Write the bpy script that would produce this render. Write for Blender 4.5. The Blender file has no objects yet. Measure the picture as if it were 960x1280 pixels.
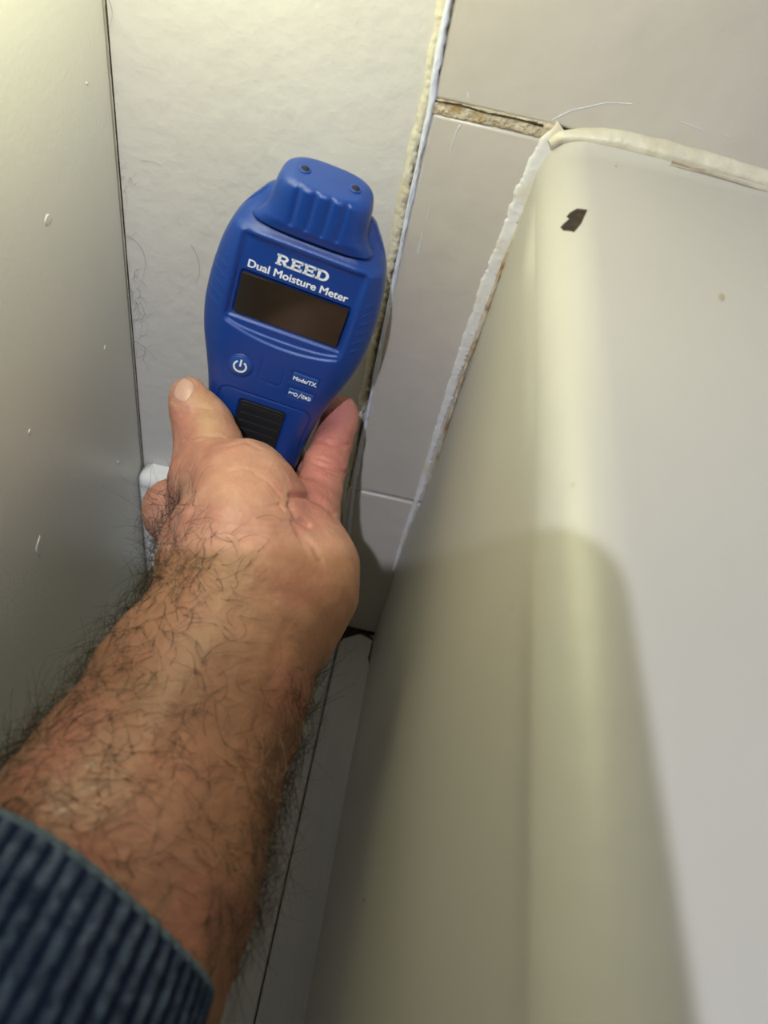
import bpy, bmesh, math, random
import numpy as np
from mathutils import Vector, Matrix
from mathutils.bvhtree import BVHTree
random.seed(5); rng = np.random.default_rng(5)
C = bpy.context.scene.collection
# ---------------------------------------------------------------- camera
F = 960.0                                    # focal length in pixels of the 960x1280 frame
CAMH = 0.478                                 # camera height above the floor
dn = np.array([-223., -896., -960.]); dn /= np.linalg.norm(dn)
fw = np.array([195., 980., -960.]); fw -= fw.dot(dn)*dn; fw /= np.linalg.norm(fw)
R = np.array([np.cross(fw, -dn), fw, -dn])   # camera -> world
O = np.array([0., 0., CAMH])
cam_d = bpy.data.cameras.new('camera'); cam = bpy.data.objects.new('camera', cam_d); C.objects.link(cam)
M4 = Matrix([list(R[i])+[O[i]] for i in range(3)]+[[0, 0, 0, 1]]); cam.matrix_world = M4
cam_d.sensor_fit = 'VERTICAL'; cam_d.sensor_height = 32.0; cam_d.lens = F*32.0/1280
cam_d.clip_start = 0.005
cam_d.dof.use_dof = True; cam_d.dof.focus_distance = 0.36
cam_d.dof.aperture_fstop = (cam_d.lens/1000)/0.0028
bpy.context.scene.camera = cam
# ---------------------------------------------------------------- world, lights, exposure
sc = bpy.context.scene
sc.view_settings.view_transform = 'Standard'; sc.view_settings.look = 'None'
sc.view_settings.gamma = 1; sc.view_settings.use_curve_mapping = False
sc.view_settings.exposure = 0.2
W = bpy.data.worlds.new('room_air'); sc.world = W; W.use_nodes = True
W.node_tree.nodes['Background'].inputs[0].default_value = (0.80, 0.79, 0.70, 1)
W.node_tree.nodes['Background'].inputs[1].default_value = 0.105
def light(name, typ, loc, power, col, size, target=None, spot=None, blend=.5):
    l = bpy.data.lights.new(name, typ); o = bpy.data.objects.new(name, l); C.objects.link(o)
    o.location = loc; l.energy = power; l.color = col
    if typ in ('POINT', 'SPOT'): l.shadow_soft_size = size
    else: l.size = size
    if target is not None: o.rotation_euler = (Vector(target)-Vector(loc)).to_track_quat('-Z', 'Y').to_euler()
    if spot: l.spot_size = spot; l.spot_blend = blend
    return o
def ray(px, py): return R @ np.array([(px-480)/F, -(py-640)/F, -1.])
def cp(px, py, d): return O + ray(px, py)*d          # a point at camera depth d
BLOCKER = O + R @ np.array([0.032, 0.0136, 0.008])     # corner of the unseen slab that blocks the lamp
LDIR = ray(573, 731); LDIR = LDIR/np.linalg.norm(LDIR)
LAMP = BLOCKER - LDIR*1.1
light('head_torch', 'POINT', LAMP, 39, (0.85, 0.88, 1.0), 0.012)
light('warm_bulb', 'POINT', (-0.116, 0.245, CAMH+0.005), 1.38, (1.0, 0.98, 0.56), 0.08)

# ---------------------------------------------------------------- helpers
def tag(o, label, cat, group=None, kind=None):
    if label: o['label'] = label
    if cat: o['category'] = cat
    if group: o['group'] = group
    if kind: o['kind'] = kind
    return o
def empty(name, loc=(0, 0, 0)):
    o = bpy.data.objects.new(name, None); C.objects.link(o); o.location = loc; o.empty_display_size = .02; return o
def link(name, me, mat=None, parent=None, kind=None, label=None):
    o = bpy.data.objects.new(name, me); C.objects.link(o)
    if mat: me.materials.append(mat)
    if parent:
        o.parent = parent
        o.matrix_parent_inverse = Matrix.Translation(-Vector(parent.location)) if parent.parent is None else (Matrix.Translation(-Vector(parent.location)))
    if kind: o['kind'] = kind
    if label: o['label'] = label
    return o
def mesh(name, V, Fc, smooth=True):
    me = bpy.data.meshes.new(name)
    V = np.asarray(V, dtype=np.float64)
    if isinstance(Fc, np.ndarray) and Fc.ndim == 2:
        n, k = Fc.shape
        me.vertices.add(len(V)); me.vertices.foreach_set('co', V.ravel())
        me.loops.add(n*k); me.loops.foreach_set('vertex_index', Fc.ravel().astype(np.int32))
        me.polygons.add(n); me.polygons.foreach_set('loop_start', np.arange(0, n*k, k, dtype=np.int32))
        me.update(calc_edges=True)
    else:
        me.from_pydata([tuple(v) for v in V], [], [list(f) for f in Fc])
    if smooth: me.polygons.foreach_set('use_smooth', np.ones(len(me.polygons), dtype=bool))
    me.validate(); me.update(); return me
def grid_faces(nr, nc, wrap=False):
    r = np.arange(nr-1)[:, None]; c = np.arange(nc if wrap else nc-1)[None, :]
    c2 = (c+1) % nc
    return np.stack([r*nc+c, r*nc+c2, (r+1)*nc+c2, (r+1)*nc+c], -1).reshape(-1, 4)
def set_col(me, cols, name='tint'):
    a = me.color_attributes.new(name, 'FLOAT_COLOR', 'POINT')
    d = np.ones((len(me.vertices), 4), dtype=np.float32); d[:, :3] = cols; a.data.foreach_set('color', d.ravel())
def fnoise(P, scale, seed=0, oct=3):
    """cheap smooth value noise on points (n,3)"""
    out = np.zeros(len(P)); amp = 1.
    for o in range(oct):
        rs = np.random.RandomState(seed+o*17); T = rs.rand(64, 64, 64).astype(np.float32)
        q = P*scale*(2**o)+rs.rand(3)*50
        i = np.floor(q).astype(int); f = q-i; f = f*f*(3-2*f); v = 0
        for a in (0, 1):
            for b in (0, 1):
                for c in (0, 1):
                    w = (f[:, 0] if a else 1-f[:, 0])*(f[:, 1] if b else 1-f[:, 1])*(f[:, 2] if c else 1-f[:, 2])
                    v = v+w*T[(i[:, 0]+a) % 64, (i[:, 1]+b) % 64, (i[:, 2]+c) % 64]
        out += amp*(v-.5); amp *= .5
    return out
# materials -------------------------------------------------------------
def mat(name, col, rough=.5, bump=0., bscale=300., mott=0., mscale=30., col2=None, m2=0., metal=0., attr=False, coat=0., sss=0., spots=None, spec=.5, detail=3., stretch=None, dirt=None):
    m = bpy.data.materials.new(name); m.use_nodes = True; nt = m.node_tree; N = nt.nodes; L = nt.links
    b = N['Principled BSDF']; b.inputs['Roughness'].default_value = rough; b.inputs['Metallic'].default_value = metal
    b.inputs['Coat Weight'].default_value = coat; b.inputs['Coat Roughness'].default_value = .08
    b.inputs['Specular IOR Level'].default_value = spec
    if sss: b.inputs['Subsurface Weight'].default_value = sss; b.inputs['Subsurface Radius'].default_value = (1, .35, .2); b.inputs['Subsurface Scale'].default_value = .004
    tc = N.new('ShaderNodeTexCoord'); vec = tc.outputs['Object']
    if stretch:
        mp = N.new('ShaderNodeMapping'); mp.inputs['Scale'].default_value = stretch; L.new(vec, mp.inputs[0]); vec = mp.outputs[0]
    def noise(s, d=3.):
        n = N.new('ShaderNodeTexNoise'); n.inputs['Scale'].default_value = s; n.inputs['Detail'].default_value = d; L.new(vec, n.inputs['Vector']); return n.outputs['Fac']
    def ramp(src, a, c):
        r = N.new('ShaderNodeMapRange'); r.inputs[1].default_value = a; r.inputs[2].default_value = c; L.new(src, r.inputs[0]); return r.outputs[0]
    def mix(f, a, c, mode='MIX'):
        x = N.new('ShaderNodeMix'); x.data_type = 'RGBA'; x.blend_type = mode
        for s, val in ((x.inputs[0], f), (x.inputs[6], a), (x.inputs[7], c)):
            if hasattr(val, 'links'): L.new(val, s)
            else: s.default_value = val if not isinstance(val, tuple) else (*val, 1)[:4]
        return x.outputs[2]
    if attr:
        at = N.new('ShaderNodeAttribute'); at.attribute_name = 'tint'; base = at.outputs['Color']
    else: base = None
    cur = base if base is not None else tuple(col)
    if mott:
        cur = mix(ramp(noise(mscale), .3, .7), cur, mix(1., cur, tuple([1-mott]*3), 'MULTIPLY'))
    if col2: cur = mix(ramp(noise(m2 or 20., 5), .48, .66), cur, tuple(col2))
    if spots: cur = mix(ramp(noise(spots[0], 4), spots[1], spots[1]+.05), cur, tuple(spots[2]))
    if hasattr(cur, 'links'): L.new(cur, b.inputs['Base Color'])
    else: b.inputs['Base Color'].default_value = (*cur, 1)
    if bump:
        bn = N.new('ShaderNodeBump'); bn.inputs['Strength'].default_value = 1; bn.inputs['Distance'].default_value = bump
        L.new(noise(bscale, detail), bn.inputs['Height']); L.new(bn.outputs[0], b.inputs['Normal'])
    return m
WALLM = mat('painted_plaster', (.56, .545, .535), .38, .0007, 110, .05, 14, detail=6, spots=(260, .80, (.42, .40, .37)))
PANELM = mat('painted_board', (.74, .74, .735), .36, .00012, 420, .05, 8, detail=2)
TILEM = mat('glazed_tile', (.50, .465, .425), .30, .0006, 60, .06, 40, detail=4)
TUBM = mat('enamel', (.49, .475, .44), .40, .00018, 130, .05, 9, spec=.4, spots=(200, .80, (.42, .38, .30)))
CAULKW = mat('white_sealant', (.70, .70, .71), .35, .0005, 220, .12, 90, col2=(.60, .56, .47), m2=55)
CAULKC = mat('cream_sealant', (.60, .57, .47), .42, .0005, 260, .12, 120, col2=(.50, .45, .34), m2=70)
CAULKD = mat('stained_sealant', (.52, .47, .37), .5, .0005, 260, .15, 120, col2=(.33, .21, .10), m2=60)
GROUTM = mat('rusty_grout', (.56, .49, .36), .7, .002, 330, .2, 200, col2=(.34, .24, .11), m2=150)
CRACKM = mat('black_mould', (.035, .028, .02), .9, .001, 300)
CRACK2 = mat('brown_crack', (.20, .16, .11), .8)
BLUEW = mat('blue_white_paint', (.60, .64, .76), .3, .001, 120, .05, 60)
SMEARM = mat('faint_smear', (.56, .57, .63), .35)
FLOORM = mat('painted_floor_board', (.62, .62, .61), .45, .0004, 160, .14, 14, spots=(45, .70, (.22, .18, .13)), stretch=(3, .5, 1))
TRIMM = mat('white_gloss_paint', (.80, .81, .84), .12, .0002, 60, coat=.5)
CHIPM = mat('rusty_iron', (.018, .011, .008), .85, .0006, 400, col2=(.06, .025, .01), m2=160)
BLUEM = mat('blue_plastic', (.005, .046, .265), .29, .00010, 3000, .05, 20, spec=.5)
BLUE2 = mat('blue_button', (.012, .068, .30), .33, .00004, 3500)
RUBM = mat('black_rubber', (.010, .012, .016), .55, .0001, 2500)
LCDM = mat('lcd_glass', (.022, .017, .012), .10, 0, 100, coat=.0)
INKM = mat('pale_ink', (.78, .83, .90), .5)
SKINM = mat('skin', (.5, .3, .2), .47, .00028, 620, .16, 130, attr=True, sss=.12, detail=5)
NAILM = mat('thumb_nail', (.52, .32, .26), .28, .00003, 300, sss=.1)
HAIRM = mat('body_hair', (.05, .032, .02), .45, attr=True)
CLOTHM = mat('ribbed_cloth', (.1, .15, .3), .95, .0006, 900, .3, 350, attr=True, spec=.1)
BLOCKERM = mat('black_slab', (.02, .02, .02), .4)
DUSTM = mat('grey_hair', (.10, .09, .075), .6)

# ---------------------------------------------------------------- setting planes
YW = 0.338                         # plane of the painted back wall
YT = YW-0.005                      # face of the tiles
def wall(px, py, y=YW): r = ray(px, py); return O+r*y/r[1]
def horiz(px, py, z): r = ray(px, py); return O+r*(z-CAMH)/r[2]
XP = wall(155, 300)[0]             # face of the left panel
ZD = wall(695, 172, YT)[2]         # tub deck height
print('XP', XP, 'ZD', ZD, 'floor px', wall(465, 790)[2])
def prism(poly, y0, y1, bev=.0015, name='tile', axis='y', seg=3):
    """poly in (x,z), extruded between y0 and y1 (y0 = front), bevelled"""
    bm = bmesh.new()
    a = [bm.verts.new((x, y0, z)) for x, z in poly]; b = [bm.verts.new((x, y1, z)) for x, z in poly]
    n = len(poly); bm.faces.new(a); bm.faces.new(b[::-1])
    for i in range(n): bm.faces.new((a[(i+1) % n], a[i], b[i], b[(i+1) % n]))
    bmesh.ops.recalc_face_normals(bm, faces=bm.faces)
    if bev:
        es = [e for e in bm.edges if not (e.verts[0] in b and e.verts[1] in b)]
        bmesh.ops.bevel(bm, geom=es, offset=bev, segments=seg, affect='EDGES', profile=.5)
    me = bpy.data.meshes.new(name); bm.to_mesh(me); bm.free()
    big = max(p.area for p in me.polygons)
    for p in me.polygons: p.use_smooth = bool(bev) and max(abs(c) for c in p.normal) < .9995
    return me
def box(x0, x1, y0, y1, z0, z1, bev=0, name='box', seg=2):
    return prism([(x0, z0), (x1, z0), (x1, z1), (x0, z1)], y0, y1, bev, name, seg=seg)
XR = 0.80; YB = -1.25; ZT = 2.2
wb = link('wall_back', box(-.62, XR, YW, YW+.08, -.02, ZT), WALLM, kind='structure')
link('wall_right', box(XR, XR+.08, YB, YW+.08, -.02, ZT), WALLM, kind='structure')
fl = link('floor', box(-.62, XR, YB, YW+.08, -.06, -.004), mat('dirty_joint', (.13, .12, .10), .8), kind='structure')
# floor boards running towards the back wall
f1a, f1b = horiz(408, 822, 0), horiz(335, 1270, 0)
f2a, f2b = horiz(465, 832, 0), horiz(392, 1280, 0)
print('floorlines', f1a, f1b, f2a, f2b)
XJ = .5*(f1a[0]+f1b[0]); XK = .5*(f2a[0]+f2b[0])-.001
edges = [(-.60, -.118), (-.1175, -.0615), (-.0610, XJ-.0004), (XJ+.0003, XK-.0010)]
for i, (a, b) in enumerate(edges):
    top = 0.0 if i != 2 else -.001
    y1 = YT-.0015
    link('floor_board', box(a, b, YB+.02, y1, -.004, top, .0009, 'floor_board'), FLOORM, fl)
# tiles (column beside the tub, big ones above)
xl = [wall(550, 60, YT)[0], wall(541, 125, YT)[0], wall(438, 608, YT)[0]]
XL = wall(546, 110, YT)[0]; XL2 = wall(438, 608, YT)[0]
zA = wall(545, 124, YT)[2]; zB = wall(545, 142, YT)[2]; zC = wall(438, 609, YT)[2]; zC2 = zC-.0016
def tile(poly): return link('tile', prism(poly, YT, YW-.0002, .0016), TILEM, wb)
XT2 = .29
tile([(XL, zA), (XT2, zA+.001), (XT2, zA+.30), (XL, zA+.30)])
tile([(XT2+.002, zA), (.59, zA), (.59, zA+.30), (XT2+.002, zA+.30)])
tl = tile([(XL2-.0005, zC), (.045, zC), (.045, zB), (XL, zB)])
tile([(XL2-.001, .002), (.045, .002), (.045, zC2), (XL2-.0008, zC2)])
# bathtub ---------------------------------------------------------------
def xt(px, py): return wall(px, py, YT)[0], wall(px, py, YT)[2]
pA, pB, pC, pD = xt(640, 290), xt(535, 600), xt(497, 700), xt(463, 800)
tub = empty('bathtub', (.30, -.40, 0))
RR = .017
xap = pA[0]+.0005
prof = [(pD[0]+.000, .0), (pD[0]+.0005, .03), (pC[0], pC[1]), (pB[0], pB[1]), (pA[0], ZD-RR-.035)]
prof = [(np.interp(z, [0, pC[1], pB[1], pA[1]-.005, ZD], [pD[0]+.002, pC[0]+.001, pB[0]+.001, pA[0]+.001, pA[0]+.003]), z) for z in np.linspace(0, ZD-RR, 34)]
xc = prof[-1][0]+RR
prof += [(xc-RR*math.cos(t), ZD-RR+RR*math.sin(t)) for t in np.linspace(.06, math.pi/2, 22)]
XB0, XB1 = .150, .70
prof += [(x, ZD) for x in list(np.linspace(xc+.004, XB0-.01, 22))+list(np.linspace(XB0, XB0+.12, 34))+list(np.linspace(XB0+.15, XB1-.12, 10))+list(np.linspace(XB1-.1, XB1+.02, 30))+[XR-.002]]
prof = np.array(prof)
ys = np.concatenate([np.linspace(YB+.02, -.95, 40), np.linspace(-.93, .16, 120), np.linspace(.165, YT-.016, 30), np.linspace(YT-.015, YT-.0006, 16)])
PX = np.repeat(prof[None, :, 0], len(ys), 0); PZ = np.repeat(prof[None, :, 1], len(ys), 0); PY = np.repeat(ys[:, None], len(prof), 1)
ssm = lambda t: np.clip(t, 0, 1)**2*(3-2*np.clip(t, 0, 1))
bx = ssm((PX-XB0)/.10)*ssm((XB1-PX)/.10); by = ssm((PY-(YB+.15))/.12)*ssm((YT-.15-PY)/.12)
nd = len(prof)
isdeck = np.arange(nd)[None, :] >= 34+10
PZ = PZ-(.31*bx*by)*isdeck
cove = np.clip((PY-(YT-.013))/.0125, 0, 1)**2
hw = np.clip((PZ-(ZD-.012))/.012, 0, 1)
PZ = PZ+cove*.0045*hw
wav = (fnoise(np.stack([PX.ravel(), PY.ravel(), PZ.ravel()], 1), 14, 3, 2)).reshape(PX.shape)*.0012
low = (np.arange(nd) < 34)[None, :]
V = np.stack([PX+wav*low, PY, PZ+wav*(~low)*.4], -1).reshape(-1, 3)
link('tub_body', mesh('tub_body', V, grid_faces(len(ys), nd)[:, ::-1]), TUBM, tub)
tag(tub, 'cream enamel bathtub with rounded rim and chipped corner right of the meter', 'bathtub')
# chip in the enamel
chipP = [(704, 281), (700, 285), (704, 289), (718, 291), (727, 280), (735, 262), (722, 260), (712, 266), (708, 271), (712, 274)]
dg = bpy.context.evaluated_depsgraph_get()
tubme = tub.children[0].data if tub.children else None
tb = BVHTree.FromPolygons([tuple(v) for v in V], [tuple(f) for f in grid_faces(len(ys), nd)])
def hit(bvh, px, py):
    r = Vector(ray(px, py)).normalized(); h = bvh.ray_cast(Vector(O), r)
    return h[0], h[1]
def patch(bvh, poly, off, th, name, m, parent, rough=0., cuts=4, label=None):
    """thin raised flake that follows a surface; poly in picture points, laid on the real surface"""
    cxy = np.mean(poly, 0); rings = [1., .93, .8, .55, .25]; n = len(poly)
    VV = []; FF = []
    for k, s in enumerate(rings):
        for p in poly:
            q = cxy+(np.array(p)-cxy)*s; h, nn = hit(bvh, *q)
            if h is None: return None
            if nn.dot(Vector(ray(*q))) > 0: nn = -nn
            VV.append(np.array(h)+np.array(nn)*((-.0004 if k == 0 else off+th*min(1, k/1.5)) + rough*random.uniform(-1, 1)))
    for k in range(len(rings)-1):
        for i in range(n): FF.append((k*n+i, k*n+(i+1) % n, (k+1)*n+(i+1) % n, (k+1)*n+i))
    FF.append(tuple((len(rings)-1)*n+i for i in range(n)))
    o = link(name, mesh(name, VV, FF), m, parent, label=label)
    bm = bmesh.new(); bm.from_mesh(o.data); bmesh.ops.recalc_face_normals(bm, faces=bm.faces); bm.to_mesh(o.data); bm.free()
    return o
patch(tb, chipP, .0001, .00025, 'enamel_chip', CHIPM, tub, .00006, label='dark rusty chip in the cream enamel')
for (x, y, s) in [(902, 372, 6), (770, 208, 2), (716, 606, 3), (640, 760, 2), (455, 1125, 3)]:
    pl = [(x+s*random.uniform(.5, 1)*math.cos(a), y+s*random.uniform(.6, 1.1)*math.sin(a)) for a in np.linspace(0, 6, 8)]
    patch(tb, pl, .0, .00008, 'rust_speck', mat('speck', (.40, .34, .25), .5), tub, .00002)
# sealant beads and ragged strips --------------------------------------
def strip(name, pts, width, height, m, parent, seed, nacross=9, step=.0012, wn=.25, hn=.3, nscale=180, normal=(0, -1, 0), off=0., flat=0., label=None, kind=None):
    P = np.array(pts); seg = np.linalg.norm(np.diff(P, axis=0), axis=1); s = np.concatenate([[0], np.cumsum(seg)])
    n = max(6, int(s[-1]/step)); t = np.linspace(0, s[-1], n); Q = np.stack([np.interp(t, s, P[:, k]) for k in range(3)], 1)
    T = np.gradient(Q, axis=0); T /= np.linalg.norm(T, axis=1)[:, None]
    Nn = np.tile(np.array(normal, float), (n, 1)) if np.ndim(normal) == 1 else np.array(normal)
    B = np.cross(T, Nn); B /= np.linalg.norm(B, axis=1)[:, None]
    W0 = np.interp(t, np.linspace(0, s[-1], len(width)), width) if np.ndim(width) else np.full(n, width)
    c = np.stack([t*1., np.zeros(n), np.zeros(n)], 1)
    lowf = .6*fnoise(c+[3, 0, 0], nscale*.35, seed, 2)
    wl = W0*(.5+wn*(lowf+.55*fnoise(c+[3, 0, 0], nscale*2.2, seed, 3))); wr = W0*(.5+wn*.5*(lowf+.4*fnoise(c+[9, 5, 0], nscale*2, seed+7, 3)))
    VV = []
    for j, a in enumerate(np.linspace(-1, 1, nacross)):
        off2 = np.where(a < 0, a*wl, a*wr)
        prof_ = (1-abs(a)**(2.2+flat))**.6 if abs(a) < 1 else 0
        h = height*prof_
        cc = np.stack([t, np.full(n, a*.004), np.zeros(n)], 1)
        h = h*(1+hn*2*fnoise(cc, nscale*1.6, seed+3, 3))+off
        if abs(a) == 1: h = np.full(n, -.0006+off)
        VV.append(Q+B*off2[:, None]+Nn*h[:, None])
    VV = np.stack(VV, 1).reshape(-1, 3)
    o = link(name, mesh(name, VV, grid_faces(n, nacross)[:, ::-1]), m, parent, kind=kind, label=label); return o
def WP(*pp, y=YT): return [wall(px, py, y) for px, py in pp]
# cream ragged edge between painted wall and tiles
e0 = [(562, -20), (545, 60), (534, 125), (519, 180), (500, 275), (474, 400), (452, 510), (436, 600), (424, 690)]
strip('wall_edge_sealant', WP(*e0, y=YW), [.0060, .0055, .006, .005, .0055, .0045, .004, .004, .003], .0026, CAULKC, wb, 11, wn=.7, hn=.22, nscale=330, step=.0007, label='ragged cream sealant and old paint')
strip('wall_edge_paint', WP((566, -20), (549, 60), (540, 122), (540, 126), (528, 180), (508, 275), (483, 400), (461, 510), (444, 600), (433, 690), y=YT), [.0026, .003, .002, .0022, .002, .0022, .0024, .0022, .0024, .002], .0012, BLUEW, wb, 12, wn=.45, hn=.3, nscale=150, label='pale blue-white paint line')
for k, (yy0, yy1) in enumerate([(20, 95), (175, 215), (228, 300), (318, 390), (410, 470), (500, 560)]):
    q = [np.interp(y_, [-20, 60, 125, 180, 275, 400, 510, 600], [564, 547, 537, 523.5, 504, 478.5, 456.5, 440]) for y_ in np.linspace(yy0, yy1, 5)]
    strip('wall_edge_crack', [wall(x_+random.uniform(-2.5, .5), y_, YW-.0012) for x_, y_ in zip(q, np.linspace(yy0, yy1, 5))], [.0002, .0006, .0004, .0007, .0002], .0012, CRACK2, wb, 90+k, wn=1.2, hn=.3, nscale=300, nacross=5, step=.0007)
# thick rusty grout over the column
strip('grout', WP((541, 133), (575, 140), (620, 149), (672, 161), (690, 166)), [.0070, .0068, .0070, .0074, .0078], .0010, GROUTM, wb, 21, wn=.15, hn=.35, nscale=420, flat=4, off=-.0010, label='rust-stained cream grout')
strip('grout_crack', WP((541, 125), (575, 131), (610, 141), (645, 148), (679, 157)), [.0003, .0004, .0005, .0006, .0010], .0003, CRACKM, wb, 22, wn=.9, hn=.5, nscale=420, step=.0005, off=.0003, label='black crack')
strip('grout', WP((438, 610), (475, 615), (514, 624)), .0024, .0002, CAULKW, wb, 23, wn=.4, hn=.5, off=-.0009)
# sealant down the tub end
t0 = [(706, 163), (690, 176), (674, 200), (655, 240), (636, 290), (612, 350), (590, 410), (565, 480), (545, 545), (524, 615), (503, 675), (492, 712)]
strip('tub_sealant', WP(*t0, y=YT), [.0100, .0090, .0080, .0066, .0060, .0046, .0042, .0040, .0040, .0036, .003, .002], .0010, CAULKW, wb, 31, wn=.6, hn=.10, nscale=330, flat=3.5, step=.0006, label='ragged white sealant beside the tub')
strip('tub_sealant', WP(*[(x+9, y+2) for x, y in t0[3:]], y=YT-.0002), [.003, .0025, .0026, .002, .002, .002, .002], .0016, CAULKD, wb, 32, wn=.6, hn=.6, nscale=200, label='thin yellowed sealant edge')
# cream bead on the deck joint
zz = ZD+.004
d0 = [(686, 176), (700, 166), (730, 164), (775, 168), (830, 181), (890, 198), (965, 221), (1100, 262)]
dn_ = np.array([0, -.72, .69])
strip('deck_sealant', [wall(px, py+3, YT)+np.array([0, -.001, -.0005]) for px, py in d0], [.004, .0075, .0085, .0085, .0085, .008, .008, .008], .0024, CAULKC, wb, 41, flat=1., wn=.12, hn=.06, nscale=60, normal=(0, -.72, .69), label='smooth cream sealant bead on the deck joint')
strip('deck_sealant', [wall(px, py+15, YT)+np.array([0, -.0075, .0016]) for px, py in [(835, 183), (890, 198), (965, 221), (1100, 262)]], [.0001, .0010, .0026, .003], .0006, CAULKD, wb, 42, wn=.8, hn=.6, nscale=120, normal=(0, -.3, .95), off=-.0002, label='brown-stained lower edge of the bead')
# smears of paint on the tile faces
wbv = BVHTree.FromPolygons([(-1, YT, -1), (1, YT, -1), (1, YT, 1), (-1, YT, 1)], [(0, 1, 2, 3)])
for pts, w in [([(573, 158), (568, 172), (562, 190)], .0007), ([(576, 156), (571, 164)], .0016), ([(584, 115), (586, 122)], .0016), ([(538, 255), (533, 275)], .0008), ([(528, 290), (522, 318)], .0012), ([(524, 300), (518, 325)], .0006),
               ([(690, 150), (715, 138), (760, 128), (790, 130)], .0010), ([(700, 145), (720, 134)], .0006), ([(850, 152), (880, 163)], .0007), ([(905, 169), (912, 171)], .0008), ([(741, 52), (744, 55)], .0009)]:
    strip('paint_smear', WP(*pts, y=YT), w*.8, .0001, SMEARM, wb, int(w*1e5)+len(pts), nacross=5, step=.0008, wn=.9, hn=.5, nscale=300)
# left painted panel ----------------------------------------------------
pan = empty('painted_panel', (XP-.3, -.2, .0))
YP = YW-.0022
link('panel_face', box(XP-.022, XP, -.75, YP, .0, 1.1, .0012, 'panel_face', 2), PANELM, pan)
link('panel_top', box(-.60, XP-.022, -.75, YP, 1.06, 1.1, .001), PANELM, pan)
link('panel_face', box(-.60, XP-.0225, -.75, -.73, .0, 1.059, .001), PANELM, pan)
tag(pan, 'smooth off-white painted cabinet side panel at the left edge', 'panel')
pb = BVHTree.FromPolygons([(XP, -1, -1), (XP, 1, -1), (XP, 1, 2), (XP, -1, 2)], [(0, 1, 2, 3)])
for (x, y, sx, sy) in [(60, 275, 5, 10), (109, 104, 2, 2), (49, 683, 5, 14), (131, 435, 2, 5), (37, 540, 2, 4), (148, 578, 2, 3)]:
    pl = [(x+sx*random.uniform(.5, 1.1)*math.cos(a), y+sy*random.uniform(.6, 1.1)*math.sin(a)) for a in np.linspace(0, 5.6, 9)]
    patch(pb, pl, .0, .0003, 'paint_lump', PANELM, pan, .00015)
strip('corner_gap', [(XP+.0006, YW, .11), (XP+.0006, YW, 1.1)], .0014, .0001, CRACKM, wb, 51, wn=.5, nscale=200, nacross=5, label='thin black gap in the corner')
# baseboard with rounded glossy top in the corner
zb = wall(192, 597, YW-.012)[2]
link('baseboard_back', box(XP+.0008, XL2-.004, YW-.014, YW-.0003, .0, zb, .006, 'baseboard_back', 5), TRIMM, kind='structure')
strip('mould', [horiz(398, 812, .0003), horiz(412, 800, .0003), horiz(432, 792, .0003), horiz(452, 790, .0003), horiz(468, 800, .0003), horiz(463, 845, .0003)], [.008, .010, .004, .003, .006, .002], .0004, CRACKM, fl, 77, wn=1., hn=.2, nscale=230, normal=(0, 0, 1), label='black mould in the floor corner')
# stray hairs ------------------------------------------------------------
def tubes(paths, rad, cols=None, sides=3):
    """many thin tapered tubes in one mesh. paths: list of (n,3) arrays"""
    VV = []; FF = []; CC = []; base = 0
    for k, P in enumerate(paths):
        P = np.asarray(P); n = len(P); T = np.gradient(P, axis=0); T /= np.linalg.norm(T, axis=1)[:, None]+1e-12
        a = np.cross(T, [0.3, .5, .81]); a /= np.linalg.norm(a, axis=1)[:, None]+1e-12; b = np.cross(T, a)
        r = (rad[k] if np.ndim(rad) else rad)*np.linspace(1, .35, n)
        for s in range(sides):
            an = 2*math.pi*s/sides; VV.append(P+(a*math.cos(an)+b*math.sin(an))*r[:, None])
        i = np.arange(n-1)
        for s in range(sides):
            s2 = (s+1) % sides
            FF.append(np.stack([base+s*n+i, base+s*n+i+1, base+s2*n+i+1, base+s2*n+i], 1))
        if cols is not None: CC.append(np.tile(cols[k], (n*sides, 1)))
        base += n*sides
    me = mesh('hairs', np.concatenate(VV), np.concatenate(FF))
    if cols is not None: set_col(me, np.concatenate(CC))
    return me
def smooth_path(pp, n=24):
    P = np.array(pp, float)
    for _ in range(3):
        Q = [P[0]]
        for i in range(len(P)-1): Q += [P[i]*.75+P[i+1]*.25, P[i]*.25+P[i+1]*.75]
        Q.append(P[-1]); P = np.array(Q)
    return P
hairs2d = [([(146, 209), (153, 208), (159, 203)], 'short dark hair stuck at the corner gap, above the long arched hair'),
           ([(176, 201), (187, 201), (203, 207)], 'short faint hair on the painted wall right of the topmost corner hair'),
           ([(156, 295), (170, 300), (181, 318), (182, 335), (176, 355)], 'long curved dark hair arching out from the corner gap on the wall'),
           ([(166, 425), (180, 433), (196, 449)], 'faint straight hair slanting from the corner gap above the thumb'),
           ([(238, 306), (246, 317), (251, 340), (244, 353)], 'faint curly hair on the wall halfway between corner gap and meter'),
           ([(136, 0), (142, 18), (134, 40)], 'long thin hair hanging at the corner gap at the top')]
for pts, lab in hairs2d:
    P = smooth_path([wall(x, y, YW-.0007-.001*random.random()) for x, y in pts])
    tag(link('stray_hair', tubes([P], .00009), DUSTM), lab, 'hair', 'stray hairs on the painted wall')
ps = []
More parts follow.
